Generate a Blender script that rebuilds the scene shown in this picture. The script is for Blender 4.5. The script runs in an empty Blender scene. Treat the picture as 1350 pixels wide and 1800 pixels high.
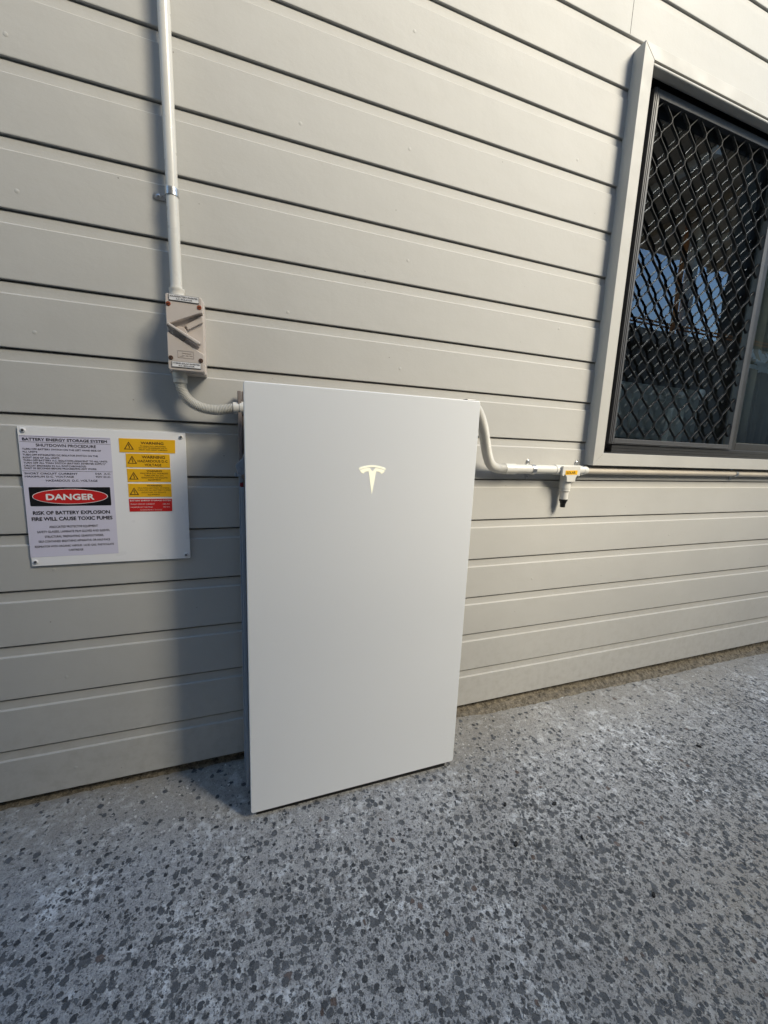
import bpy, bmesh, math, random
from mathutils import Vector, Matrix
random.seed(7)
R = math.radians
sc = bpy.context.scene
col = sc.collection

# ------------------------------------------------------------------ camera
cam = bpy.data.cameras.new('camera')
cam.sensor_fit = 'HORIZONTAL'; cam.sensor_width = 36.0
cam.lens = 705.9 / 1350 * 36.0
cam.clip_start = 0.01; cam.clip_end = 500
co = bpy.data.objects.new('camera', cam); col.objects.link(co)
ex = Vector((0.9394294, -0.34043718, 0.03968533)); ey = Vector((0.01996006, 0.16993204, 0.98525362)); fw = Vector((0.34216078, 0.9247841, -0.1664343))
m = Matrix.Identity(4)
for i in range(3):
    m[i][0] = ex[i]; m[i][1] = ey[i]; m[i][2] = -fw[i]
m.translation = Vector((0.1493, -1.1700, 1.1382))
co.matrix_world = m
sc.camera = co

# ------------------------------------------------------------------ light
SUN_TO = Vector((0.56, -0.74, 0.74)).normalized()
el = math.asin(SUN_TO.z); az = math.atan2(SUN_TO.x, SUN_TO.y)
world = bpy.data.worlds.new('World'); sc.world = world; world.use_nodes = True
wn = world.node_tree; bg = wn.nodes['Background']
sky = wn.nodes.new('ShaderNodeTexSky'); sky.sky_type = 'NISHITA'; sky.sun_disc = False
sky.sun_elevation = el; sky.sun_rotation = az; sky.air_density = 1.4; sky.dust_density = 0.1; sky.ozone_density = 3.0
wn.links.new(sky.outputs[0], bg.inputs[0]); bg.inputs[1].default_value = 0.058
sl = bpy.data.lights.new('sun', 'SUN'); sl.energy = 1.5; sl.angle = R(24); sl.color = (1.0, 0.90, 0.71)
so = bpy.data.objects.new('sun', sl); col.objects.link(so)
so.rotation_euler = SUN_TO.to_track_quat('Z', 'Y').to_euler()
so.location = (3, -4, 6)
vs = sc.view_settings; vs.view_transform = 'Standard'; vs.look = 'None'; vs.exposure = 2.23; vs.gamma = 1

# ------------------------------------------------------------------ materials
class N:
    """small node-graph builder"""
    def __init__(s, name):
        s.m = bpy.data.materials.new(name); s.m.use_nodes = True
        s.t = s.m.node_tree; s.b = s.t.nodes['Principled BSDF']; s.out = s.t.nodes['Material Output']
    def n(s, typ, **kw):
        x = s.t.nodes.new(typ)
        for k, v in kw.items(): setattr(x, k, v)
        return x
    def put(s, sock, v):
        if hasattr(v, 'is_output'): s.t.links.new(v, sock)
        else: sock.default_value = v
    def math(s, op, a, b=None, c=None, clamp=False):
        x = s.n('ShaderNodeMath', operation=op); x.use_clamp = clamp
        s.put(x.inputs[0], a)
        if b is not None: s.put(x.inputs[1], b)
        if c is not None: s.put(x.inputs[2], c)
        return x.outputs[0]
    def mix(s, f, a, b, blend='MIX'):
        x = s.n('ShaderNodeMix', data_type='RGBA', blend_type=blend)
        s.put(x.inputs[0], f); s.put(x.inputs[6], rgb(a)); s.put(x.inputs[7], rgb(b))
        return x.outputs[2]
    def coord(s, scale=(1, 1, 1)):
        tc = s.n('ShaderNodeTexCoord'); mp = s.n('ShaderNodeMapping'); mp.inputs['Scale'].default_value = scale
        s.t.links.new(tc.outputs['Object'], mp.inputs[0]); return mp.outputs[0]
    def noise(s, v, scale, detail=3, rough=.5, dist=0, out=0):
        x = s.n('ShaderNodeTexNoise'); s.put(x.inputs['Vector'], v); x.inputs['Scale'].default_value = scale
        x.inputs['Detail'].default_value = detail; x.inputs['Roughness'].default_value = rough; x.inputs['Distortion'].default_value = dist
        return x.outputs[out]
    def voro(s, v, scale, feature='F1', rnd=1, out=0):
        x = s.n('ShaderNodeTexVoronoi', feature=feature); s.put(x.inputs['Vector'], v); x.inputs['Scale'].default_value = scale
        x.inputs['Randomness'].default_value = rnd
        return x.outputs[out]
    def step(s, v, lo, hi, a=0., b=1.):
        x = s.n('ShaderNodeMapRange'); x.clamp = True
        s.put(x.inputs[0], v); x.inputs[1].default_value = lo; x.inputs[2].default_value = hi
        x.inputs[3].default_value = a; x.inputs[4].default_value = b
        return x.outputs[0]
    def bump(s, h, strength, dist, nrm=None):
        x = s.n('ShaderNodeBump'); x.inputs['Strength'].default_value = strength; x.inputs['Distance'].default_value = dist
        s.put(x.inputs['Height'], h)
        if nrm is not None: s.put(x.inputs['Normal'], nrm)
        return x.outputs[0]

def rgb(c):
    if isinstance(c, (tuple, list)) and len(c) == 3: return (*c, 1)
    return c

def plain(name, c, rough=.5, metal=0., var=.08, vscale=9., bump=0., bscale=300., coat=0., spec=None):
    g = N(name); v = g.coord()
    f = g.noise(v, vscale, 4, .6)
    a = tuple(max(0, x * (1 - var)) for x in c); b = tuple(min(1, x * (1 + var)) for x in c)
    g.put(g.b.inputs['Base Color'], g.mix(g.step(f, .3, .7), a, b))
    g.put(g.b.inputs['Roughness'], g.step(g.noise(v, vscale * 3, 3), .25, .75, max(.02, rough * .85), min(1, rough * 1.15)))
    g.b.inputs['Metallic'].default_value = metal
    if coat: g.b.inputs['Coat Weight'].default_value = coat; g.b.inputs['Coat Roughness'].default_value = .08
    if spec is not None: g.b.inputs['Specular IOR Level'].default_value = spec
    if bump: g.put(g.b.inputs['Normal'], g.bump(g.noise(v, bscale, 3), bump, .0006))
    return g.m

def paint_board():
    g = N('painted_board'); v = g.coord()
    mott = g.noise(v, 3.0, 5, .6)
    vs_ = g.coord((1, 1, 4)); streak = g.noise(vs_, 7, 4, .6)
    c = g.mix(g.step(mott, .3, .7), (.462, .454, .430), (.495, .487, .460))
    c = g.mix(g.math('MULTIPLY', g.step(streak, .5, .8), .25), c, (.43, .415, .38))
    # fine fibre-cement stipple under the paint
    st = g.noise(v, 420, 2, .5)
    c = g.mix(g.math('MULTIPLY', g.step(st, .56, .72), .14), c, (.34, .33, .30))
    spk = g.voro(v, 24, out=0); spr = g.voro(v, 24, out=1)
    sr = g.n('ShaderNodeSeparateColor'); g.put(sr.inputs[0], spr)
    mask = g.math('MULTIPLY', g.math('LESS_THAN', spk, .04), g.math('GREATER_THAN', sr.outputs[0], .80))
    c = g.mix(g.math('MULTIPLY', mask, .6), c, (.16, .14, .12))
    # splash dirt near the bottom boards
    sx = g.n('ShaderNodeSeparateXYZ'); g.put(sx.inputs[0], v)
    d = g.math('MULTIPLY', g.step(sx.outputs[2], .55, .2), g.step(g.noise(v, 30, 5, .7), .45, .75))
    c = g.mix(g.math('MULTIPLY', d, .35), c, (.26, .235, .20))
    g.put(g.b.inputs['Base Color'], c)
    g.put(g.b.inputs['Roughness'], g.step(mott, .3, .7, .58, .70)); g.b.inputs['Specular IOR Level'].default_value = .35
    h1 = g.noise(g.coord((1, 1, 1.8)), 95, 4, .62); h2 = g.noise(v, 14, 3)
    nn = g.bump(h1, .20, .0012); nn = g.bump(h2, .14, .008, nn); nn = g.bump(st, .10, .0005, nn)
    g.put(g.b.inputs['Normal'], nn)
    return g.m

def aggregate():
    g = N('exposed_aggregate'); v0 = g.coord()
    # wobble the coordinates a little so that stones are angular, not round
    wob = g.n('ShaderNodeVectorMath', operation='SCALE'); g.put(wob.inputs[0], g.noise(v0, 110, 4, .65, out=1)); wob.inputs[3].default_value = .014
    va = g.n('ShaderNodeVectorMath', operation='ADD'); g.put(va.inputs[0], v0); g.put(va.inputs[1], wob.outputs[0]); v = va.outputs[0]
    sx = g.n('ShaderNodeSeparateXYZ'); g.put(sx.inputs[0], v0)
    wall = g.math('ADD', sx.outputs[1], g.math('MULTIPLY', g.noise(v0, 2.2, 4, .6), .34))   # near the wall, less aggregate exposed
    expo = g.step(wall, .06, -.30, .16, 1.)
    # patchy exposure
    patch = g.step(g.noise(v0, 3.1, 4, .55, .4), .36, .56)
    expo = g.math('MULTIPLY', expo, g.math('ADD', g.math('MULTIPLY', patch, .35), .65))
    def stones(scale, keep, r0, r1, vec):
        cr = g.n('ShaderNodeSeparateColor'); g.put(cr.inputs[0], g.voro(vec, scale, out=1))
        d = g.voro(vec, scale)                       # distance to the stone's centre
        rad = g.step(cr.outputs[1], 0, 1, r0, r1)
        k = g.math('SUBTRACT', rad, d)
        m_ = g.math('MULTIPLY', g.step(k, -.02, .035), g.math('LESS_THAN', cr.outputs[0], g.math('MULTIPLY', expo, keep)))
        return m_, cr
    off = g.n('ShaderNodeVectorMath', operation='ADD'); g.put(off.inputs[0], v); off.inputs[1].default_value = (3.7, 1.3, .4)
    sA, cA = stones(58, .95, .27, .48, v)
    sB, cB = stones(98, .90, .25, .46, off.outputs[0])
    sC, cC = stones(200, .80, .22, .45, v)
    # cement
    n1 = g.noise(v0, 6.5, 6, .72); n2 = g.noise(v0, 52, 6, .75); n3 = g.noise(v0, 330, 3, .7)
    c = g.mix(g.step(n2, .32, .70), (.20, .204, .210), (.55, .555, .560))
    c = g.mix(g.math('MULTIPLY', g.step(n3, .40, .66), .55), c, (.50, .505, .51))
    c = g.mix(g.math('MULTIPLY', g.step(n3, .52, .34), .45), c, (.10, .105, .115))
    # lime bloom: lacy pale blotches between the stones
    bl = g.math('MULTIPLY', g.step(n1, .51, .63), g.step(n2, .44, .60))
    c = g.mix(g.math('MULTIPLY', bl, .8), c, (.80, .83, .86))
    # tan dust beside the wall and along the right
    dust = g.step(g.math('ADD', sx.outputs[1], g.math('MULTIPLY', g.noise(v0, 4, 5, .65), .30)), -.12, .14)
    c = g.mix(g.math('MULTIPLY', dust, .62), c, (.30, .275, .225))
    dirt = g.step(g.noise(v0, 1.6, 4, .6), .56, .72)
    c = g.mix(g.math('MULTIPLY', dirt, .40), c, (.17, .155, .13))
    warm = g.math('MULTIPLY', g.step(g.math('ADD', g.math('SUBTRACT', sx.outputs[0], sx.outputs[1]), g.math('MULTIPLY', g.noise(v0, 2.6, 4, .6), .9)), 1.9, 2.9), g.step(sx.outputs[1], -.5, -.75))
    c = g.mix(g.math('MULTIPLY', warm, .55), c, (.36, .32, .26))
    colA = g.mix(cA.outputs[1], (.024, .029, .036), (.115, .123, .134))
    warm = g.math('MULTIPLY', g.step(g.math('ADD', g.math('SUBTRACT', sx.outputs[0], sx.outputs[1]), g.math('MULTIPLY', g.noise(v0, 2.6, 4, .6), .9)), 1.9, 2.9), g.step(sx.outputs[1], -.5, -.75))
    c = g.mix(g.math('MULTIPLY', warm, .55), c, (.36, .32, .26))
    colA = g.mix(g.math('MULTIPLY', g.math('GREATER_THAN', cA.outputs[2], .975), .6), colA, (.16, .10, .075))
    colB = g.mix(cB.outputs[1], (.028, .033, .042), (.13, .14, .15))
    colC = g.mix(cC.outputs[1], (.05, .055, .06), (.18, .185, .19))
    gr = g.step(n3, .3, .75, .75, 1.25)
    c = g.mix(g.math('MULTIPLY', sC, .85), c, colC)
    c = g.mix(g.math('MULTIPLY', sB, g.step(g.noise(v0, 61, 4, .7), .32, .5, .2, .95)), c, colB)
    c = g.mix(g.math('MULTIPLY', sA, g.step(g.noise(v0, 75, 4, .7), .25, .42, .35, .97)), c, colA)
    # pale chips
    wf = g.n('ShaderNodeSeparateColor'); g.put(wf.inputs[0], g.voro(v, 170, out=1)); we = g.voro(v, 170, 'DISTANCE_TO_EDGE')
    wm = g.math('MULTIPLY', g.math('GREATER_THAN', wf.outputs[0], .968), g.step(we, .12, .22))
    c = g.mix(g.math('MULTIPLY', wm, .9), c, (.66, .66, .64))
    g.put(g.b.inputs['Base Color'], c)
    g.put(g.b.inputs['Roughness'], g.math('SUBTRACT', .86, g.math('MULTIPLY', g.math('MAXIMUM', sA, sB), .30)))
    h = g.math('ADD', g.math('MULTIPLY', n2, .9), g.math('MULTIPLY', n3, .45))
    h = g.math('ADD', h, g.math('MULTIPLY', g.math('MAXIMUM', sA, g.math('MULTIPLY', sB, .8)), .55))
    h = g.math('ADD', h, g.math('MULTIPLY', sC, .35))
    g.put(g.b.inputs['Normal'], g.bump(h, 1.0, .0045))
    return g.m

def dirt_mat():
    g = N('dirty_mortar'); v = g.coord()
    n = g.noise(v, 55, 6, .75); n2 = g.noise(v, 190, 4, .7)
    c = g.mix(g.step(n, .35, .65), (.05, .042, .032), (.33, .285, .215))
    c = g.mix(g.math('MULTIPLY', g.step(n2, .5, .7), .5), c, (.40, .36, .28))
    g.put(g.b.inputs['Base Color'], c); g.b.inputs['Roughness'].default_value = .95
    g.put(g.b.inputs['Normal'], g.bump(g.math('ADD', n, n2), .9, .008))
    return g.m

def glass_mat():
    g = N('window_glass')
    fr = g.n('ShaderNodeFresnel'); fr.inputs[0].default_value = 1.62
    tr = g.n('ShaderNodeBsdfTransparent'); tr.inputs[0].default_value = (.82, .85, .82, 1)
    gl = g.n('ShaderNodeBsdfGlossy'); gl.inputs['Roughness'].default_value = .004; gl.inputs[0].default_value = (.74, .86, 1, 1)
    v = g.coord(); nn = g.bump(g.noise(v, 2.5, 2), .12, .004); g.put(gl.inputs['Normal'], nn)
    mx = g.n('ShaderNodeMixShader'); g.put(mx.inputs[0], g.math('ADD', g.math('MULTIPLY', fr.outputs[0], 1.1), .02, clamp=True))
    g.t.links.new(tr.outputs[0], mx.inputs[1]); g.t.links.new(gl.outputs[0], mx.inputs[2])
    g.t.links.new(mx.outputs[0], g.out.inputs[0]); return g.m

def clear_mat():
    g = N('glass_back'); tr = g.n('ShaderNodeBsdfTransparent'); g.t.links.new(tr.outputs[0], g.out.inputs[0]); return g.m

M = {}
M['board'] = paint_board()
M['trim'] = plain('painted_trim', (.46, .45, .42), .60, var=.05, vscale=5, bump=.25, bscale=160)
M['gap'] = plain('dark_cavity', (.02, .018, .015), .9)
M['ground'] = aggregate()
M['mortar'] = dirt_mat()
def panel_mat():
    g = N('satin_white_glass'); v = g.coord()
    g.b.inputs['Base Color'].default_value = (.88, .89, .895, 1)
    g.put(g.b.inputs['Roughness'], g.step(g.noise(v, 1.6, 2), 0, 1, .22, .38))
    g.b.inputs['Coat Weight'].default_value = .6; g.b.inputs['Coat Roughness'].default_value = .1
    return g.m
M['panel'] = panel_mat()
M['case'] = plain('grey_case', (.30, .29, .285), .34, var=.06)
M['caseshine'] = plain('case_trim_strip', (.26, .31, .38), .22, var=.05, coat=.6)
M['emblem'] = plain('pale_gold_emblem', (.97, .95, .78), .35, var=.01)
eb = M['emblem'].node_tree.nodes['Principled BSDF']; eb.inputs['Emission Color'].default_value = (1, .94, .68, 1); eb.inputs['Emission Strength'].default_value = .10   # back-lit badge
M['red'] = plain('red_plastic', (.22, .01, .02), .4)
M['black'] = plain('black_plastic', (.012, .012, .013), .38)
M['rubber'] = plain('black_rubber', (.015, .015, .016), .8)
M['pvc'] = plain('white_pvc', (.66, .645, .60), .30, var=.04, vscale=14, bump=.08, bscale=90, coat=.15)
M['pvcgrey'] = plain('weathered_pvc', (.56, .545, .50), .42, var=.06, vscale=18)
M['iso'] = plain('isolator_plastic', (.56, .50, .455), .38, var=.04, vscale=16, bump=.1, bscale=420)
M['isodark'] = plain('isolator_recess_plastic', (.50, .44, .40), .42, var=.05, vscale=16)
M['creampipe'] = plain('painted_conduit', (.60, .54, .455), .40, var=.07, vscale=10)
M['zinc'] = plain('galvanised_steel', (.58, .59, .60), .30, metal=.9, var=.16, vscale=90, bump=.25, bscale=160)
M['copper'] = plain('rusty_screw', (.36, .085, .035), .35, metal=.5, var=.3, vscale=120)
M['bronze'] = plain('tarnished_screw', (.13, .075, .055), .4, metal=.5, var=.3, vscale=120)
M['darkslot'] = plain('slot', (.01, .008, .007), .8)
M['steel'] = plain('screw_steel', (.20, .20, .21), .35, metal=.8, var=.2, vscale=150)
M['sign'] = plain('sign_plastic', (.88, .875, .88), .30, var=.02, vscale=5, coat=.2)
M['paper'] = plain('lilac_white_vinyl', (.68, .655, .78), .42, var=.02, vscale=5)
M['ink'] = plain('dark_ink', (.022, .022, .035), .5)
M['signblack'] = plain('sign_black', (.006, .006, .007), .4)
M['signred'] = plain('sign_red', (.60, .018, .018), .38)
M['signyellow'] = plain('sign_yellow', (.86, .47, .012), .38, var=.04)
M['brownink'] = plain('brown_ink', (.06, .025, .006), .5)
M['white'] = plain('white_print', (.85, .84, .82), .45)
M['labelwhite'] = plain('label_white', (.78, .77, .77), .4)
M['alu'] = plain('charcoal_powder_coat', (.035, .035, .037), .34, var=.1, vscale=20, bump=.1, bscale=500)
M['alugrey'] = plain('grey_powder_coat', (.060, .061, .066), .48, var=.08, vscale=20, bump=.1, bscale=500)
M['mesh'] = plain('black_mesh_coat', (.012, .012, .013), .50, var=.1, spec=.3)
M['glass'] = glass_mat(); M['clear'] = clear_mat()
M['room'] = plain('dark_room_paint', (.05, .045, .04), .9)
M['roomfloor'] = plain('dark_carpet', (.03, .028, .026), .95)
M['monitor'] = plain('monitor_plastic', (.36, .36, .33), .4)
M['monstand'] = plain('monitor_stand_grey', (.68, .68, .62), .4)
M['curtain'] = plain('brown_curtain', (.27, .245, .18), .85, var=.12)
M['lace'] = plain('pale_blue_fabric', (.62, .68, .70), .8)
M['leaf'] = plain('leaf_green', (.12, .22, .04), .5, var=.4, vscale=40)
M['brick'] = plain('blocker_render', (.20, .185, .175), .85, var=.1, vscale=2, bump=.3, bscale=60)
M['soffit'] = plain('brown_soffit', (.50, .41, .31), .7, var=.1)
M['roofmetal'] = plain('roof_metal', (.10, .11, .13), .5, metal=.2)
M['gutter'] = plain('gutter_grey', (.33, .31, .29), .5)
M['coppipe'] = plain('copper_line', (.62, .26, .10), .4, metal=.5)
M['fencem'] = plain('fence_steel', (.15, .15, .15), .6)

# ------------------------------------------------------------------ mesh helpers
class MB:
    def __init__(s): s.bm = bmesh.new(); s.mi = 0
    def _mi(s, faces):
        for f in faces: f.material_index = s.mi
    def box(s, x0, x1, y0, y1, z0, z1, bev=0., seg=2):
        vs_ = [s.bm.verts.new((x, y, z)) for x in (x0, x1) for y in (y0, y1) for z in (z0, z1)]
        q = [(0, 1, 3, 2), (4, 6, 7, 5), (0, 4, 5, 1), (2, 3, 7, 6), (0, 2, 6, 4), (1, 5, 7, 3)]
        fs = [s.bm.faces.new([vs_[i] for i in f]) for f in q]
        s._mi(fs)
        if bev:
            es = list({e for f in fs for e in f.edges})
            r = bmesh.ops.bevel(s.bm, geom=es, offset=bev, segments=seg, profile=.5, affect='EDGES')
            s._mi(r['faces'])
        return s
    def prism(s, pts, y0, y1, bev=0., seg=2, front_only=True):
        """polygon in (x,z) extruded from y0 (front, more negative) to y1"""
        a = [s.bm.verts.new((x, y0, z)) for x, z in pts]; b = [s.bm.verts.new((x, y1, z)) for x, z in pts]
        n = len(pts)
        f0 = s.bm.faces.new(a); f1 = s.bm.faces.new(b[::-1]); fs = [f0, f1]
        for i in range(n):
            j = (i + 1) % n
            fs.append(s.bm.faces.new((a[j], a[i], b[i], b[j])))
        s._mi(fs)
        bmesh.ops.recalc_face_normals(s.bm, faces=fs)
        if bev:
            es = list(f0.edges) if front_only else list({e for f in fs for e in f.edges})
            r = bmesh.ops.bevel(s.bm, geom=es, offset=bev, segments=seg, profile=.5, affect='EDGES')
            s._mi(r['faces'])
        return s
    def tube(s, pts, rad, n=20, cap=True, rads=None):
        pts = [Vector(p) for p in pts]; rings = []
        t0 = (pts[1] - pts[0]).normalized()
        up = Vector((0, 0, 1)) if abs(t0.z) < .9 else Vector((1, 0, 0))
        u = t0.cross(up).normalized(); prev = t0
        for i, p in enumerate(pts):
            if i == 0: t = t0
            elif i == len(pts) - 1: t = (pts[i] - pts[i - 1]).normalized()
            else:
                t = (pts[i + 1] - pts[i - 1])
                t = t.normalized() if t.length > 1e-9 else prev
            u = (u - t * u.dot(t)); u = u.normalized() if u.length > 1e-6 else t.orthogonal().normalized()
            w = t.cross(u); prev = t
            r = rads[i] if rads else rad
            rings.append([s.bm.verts.new(p + (u * math.cos(a) + w * math.sin(a)) * r) for a in [2 * math.pi * k / n for k in range(n)]])
        fs = []
        for a, b in zip(rings, rings[1:]):
            for k in range(n):
                f = s.bm.faces.new((a[k], a[(k + 1) % n], b[(k + 1) % n], b[k])); f.smooth = True; fs.append(f)
        if cap:
            fs.append(s.bm.faces.new(rings[0][::-1])); fs.append(s.bm.faces.new(rings[-1]))
        s._mi(fs); return s
    def lathe(s, o, axis, prof, n=28):
        """prof: list of (distance along axis, radius); sharp steps given by repeated distances"""
        o = Vector(o); t = Vector(axis).normalized(); u = t.orthogonal().normalized(); w = t.cross(u); rings = []
        for d, r in prof:
            rings.append([s.bm.verts.new(o + t * d + (u * math.cos(a) + w * math.sin(a)) * max(r, 1e-5)) for a in [2 * math.pi * k / n for k in range(n)]])
        fs = []
        for i, (a, b) in enumerate(zip(rings, rings[1:])):
            for k in range(n):
                f = s.bm.faces.new((a[k], a[(k + 1) % n], b[(k + 1) % n], b[k]))
                f.smooth = True; fs.append(f)
        fs.append(s.bm.faces.new(rings[0][::-1])); fs.append(s.bm.faces.new(rings[-1]))
        s._mi(fs); return s
    def quad(s, *p):
        f = s.bm.faces.new([s.bm.verts.new(q) for q in p]); s._mi([f]); return f
    def build(s, name, mats, parent=None, sharp=35, recalc=True):
        if recalc: bmesh.ops.recalc_face_normals(s.bm, faces=s.bm.faces)
        me = bpy.data.meshes.new(name)
        s.bm.to_mesh(me); s.bm.free()
        for mm in (mats if isinstance(mats, (list, tuple)) else [mats]): me.materials.append(mm)
        flags = [p.use_smooth for p in me.polygons]
        if any(flags):
            me.set_sharp_from_angle(angle=R(sharp))
            me.polygons.foreach_set('use_smooth', flags)
        o = bpy.data.objects.new(name, me); col.objects.link(o)
        if parent: o.parent = parent; o.matrix_parent_inverse = parent.matrix_world.inverted()
        return o

def tag(o, label=None, cat=None, group=None, kind=None):
    if label: o['label'] = label
    if cat: o['category'] = cat
    if group: o['group'] = group
    if kind: o['kind'] = kind
    return o

def empty(name, loc, label, cat, group=None):
    o = bpy.data.objects.new(name, None); col.objects.link(o); o.empty_display_size = .05
    o.location = loc; o.matrix_world = Matrix.Translation(loc)
    return tag(o, label, cat, group)

def rrect(x0, x1, z0, z1, r, n=6):
    pts = []
    for cx, cz, a0 in ((x1 - r, z1 - r, 0), (x0 + r, z1 - r, 90), (x0 + r, z0 + r, 180), (x1 - r, z0 + r, 270)):
        for k in range(n + 1):
            a = R(a0 + 90 * k / n); pts.append((cx + r * math.cos(a), cz + r * math.sin(a)))
    return pts[::-1]

def text_polys(mb, s, x0, x1, z0, z1, y, bold=0.0, rot=0.):
    if bold > 0:
        d = bold * 1.1 * (z1 - z0)
        for k, (dx, dz) in enumerate(((-d, 0), (d, 0), (0, d), (0, -d))): text_one(mb, s, x0 + dx, x1 + dx, z0 + dz, z1 + dz, y - .00002 * k, rot)
    else: text_one(mb, s, x0, x1, z0, z1, y, rot)
def text_one(mb, s, x0, x1, z0, z1, y, rot=0.):
    """writes s as flat print at height y, stretched to the given box (z0 baseline, z1 cap height)"""
    cu = bpy.data.curves.new('lettering', 'FONT'); cu.body = s; cu.size = 1; cu.resolution_u = 3; cu.fill_mode = 'FRONT'
    o = bpy.data.objects.new('lettering', cu); col.objects.link(o)
    bpy.context.view_layer.update()
    me = bpy.data.meshes.new_from_object(o.evaluated_get(bpy.context.evaluated_depsgraph_get()))
    xs = [v.co.x for v in me.vertices]
    if xs:
        a, b = min(xs), max(xs); cap = .729
        cx = (x0 + x1) / 2; cz = (z0 + z1) / 2
        base = len(mb.bm.verts); vv = []
        for v in me.vertices:
            px = x0 + (v.co.x - a) / (b - a) * (x1 - x0); pz = z0 + v.co.y / cap * (z1 - z0)
            if rot:
                dx, dz = px - cx, pz - cz; px = cx + dx * math.cos(rot) - dz * math.sin(rot); pz = cz + dx * math.sin(rot) + dz * math.cos(rot)
            vv.append(mb.bm.verts.new((px, y, pz)))
        for p in me.polygons:
            try: f = mb.bm.faces.new([vv[i] for i in p.vertices]); f.material_index = mb.mi
            except ValueError: pass
    bpy.data.objects.remove(o); bpy.data.curves.remove(cu); bpy.data.meshes.remove(me)

def gz(x, y): return .1535 - .011 * x + .058 * max(y, -1.6)

# ------------------------------------------------------------------ ground
mb = MB()
xs = [-30, -8, -4] + [-3 + .25 * i for i in range(33)] + [8, 14, 30]
ys = [12, 4, 1, .3, .05] + [-.1 * i for i in range(1, 32)] + [-4, -8, -30]
grid = [[mb.bm.verts.new((x, y, gz(max(-4, min(8, x)), min(y, 0)) + (.0022 * math.sin(x * 3.1 + y * 5) if abs(x) < 5 and y > -3 else 0))) for x in xs] for y in ys]
for a, b in zip(grid, grid[1:]):
    for i in range(len(xs) - 1):
        f = mb.bm.faces.new((a[i], a[i + 1], b[i + 1], b[i])); f.smooth = True
tag(mb.build('ground', M['ground']), 'grey exposed aggregate concrete path with dark stones and pale bloom', kind='structure')

# rough footing and mortar fillet under the lowest board
mb = MB(); rnd = random.Random(3)
rows = []; n = 520
for i in range(n + 1):
    x = -2.4 + 8.4 * i / n; z0 = gz(x, 0)
    j = [rnd.uniform(-1, 1) for _ in range(6)]
    rc = .024 * max(0, min(1, (1.0 - x) / .3)); w = .005 + .003 * math.sin(x * 7) + .003 * j[0]
    rows.append([mb.bm.verts.new((p[0], min(.0262, p[1] + rc), p[2])) for p in ((x, -.010 - w, z0 - .004), (x, -.005 - w * .5, z0 + .003 + .0018 * j[1]), (x, .001, z0 + .006 + .002 * j[2]),
                                              (x, .010 + .003 * j[3], z0 + .011 + .004 * math.sin(x * 11 + 1) + .003 * j[4]), (x, .025 + .001 * j[5], z0 + .022 + .003 * j[4]), (x, .0262, .26))])
for a, b in zip(rows, rows[1:]):
    for k in range(5):
        f = mb.bm.faces.new((a[k], b[k], b[k + 1], a[k + 1])); f.smooth = True
tag(mb.build('footing', M['mortar']), 'rough brown mortar and dirt strip along the foot of the boards', kind='structure')

# ------------------------------------------------------------------ boarded wall
P = .1414; H0 = 2.4463; ZB = .1848
WX0, WX1 = -2.4, 6.0
HX0, HX1, HZ0, HZ1 = 1.402, 3.262, 1.118, 2.392      # window opening
JX = 1.349                                            # butt joint above the window
prof = [(0.0, ZB + .0012)]
lines = [H0 - k * P for k in range(15, -18, -1)]
for z in lines:
    prof += [(0.0, z - .0277), (.0018, z - .0258), (.0046, z - .0250), (.0049, z - .0240), (.0051, z - .0185), (.0053, z - .0115), (.0053, z - .0020),
             (.024, z - .0020), (.024, z + .0026), (.0016, z + .0026), (.0003, z + .0033), (0.0, z + .0048)]
prof.append((0.0, lines[-1] + .12))
def split(prof, zc):
    out = [prof[0]]
    for a, b in zip(prof, prof[1:]):
        if (a[1] - zc) * (b[1] - zc) < 0 and b[1] > a[1]:
            t = (zc - a[1]) / (b[1] - a[1]); out.append((a[0] + t * (b[0] - a[0]), zc))
        out.append(b)
    return out
prof = split(split(prof, HZ0), HZ1)
mb = MB()
def strip(xa, xb, a, b):
    nseg = max(1, int((xb - xa) / .5))
    for i in range(nseg):
        u0 = xa + (xb - xa) * i / nseg; u1 = xa + (xb - xa) * (i + 1) / nseg
        f = mb.quad((u0, a[0], a[1]), (u1, a[0], a[1]), (u1, b[0], b[1]), (u0, b[0], b[1]))
for a, b in zip(prof, prof[1:]):
    zm = (a[1] + b[1]) / 2
    if HZ0 < zm < HZ1: segs = [(WX0, HX0), (HX1, WX1)]
    elif H0 + .02 > zm > HZ1: segs = [(WX0, WX1)]
    elif H0 + .0 < zm < H0 + P: segs = [(WX0, JX - .0009), (JX + .0009, WX1)]
    else: segs = [(WX0, WX1)]
    for xa, xb in segs: strip(xa, xb, a, b)
bmesh.ops.remove_doubles(mb.bm, verts=mb.bm.verts, dist=1e-6)
# under edge of the lowest board, and filled nail heads
mb.quad((WX0, 0, ZB + .0012), (WX1, 0, ZB + .0012), (WX1, .0012, ZB), (WX0, .0012, ZB)); mb.quad((WX0, .0012, ZB), (WX1, .0012, ZB), (WX1, .013, ZB), (WX0, .013, ZB))
nails = [(-.270, 1.921), (-.2765, 1.637), (-.272, 1.3546), (-.2784, .801), (-.276, .511), (-.2747, .244), (.6158, 2.2173), (.3166, 1.9234), (.6161, 1.9431),
         (.6245, 1.6623), (.2872, 1.4752), (.6165, 1.3633), (.612, 2.50), (1.19, 1.55), (1.196, 2.06), (1.19, .66), (1.9, .80), (1.90, .52), (2.5, .66), (2.5, .375)]
for x, z in nails:
    x += random.uniform(-.002, .002)
    mb.lathe((x, .0004, z), (0, -1, 0), [(0, .0048), (.0005, .0045), (.0008, .0036), (.0010, .002), (.0011, .0003)], 14)
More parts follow.
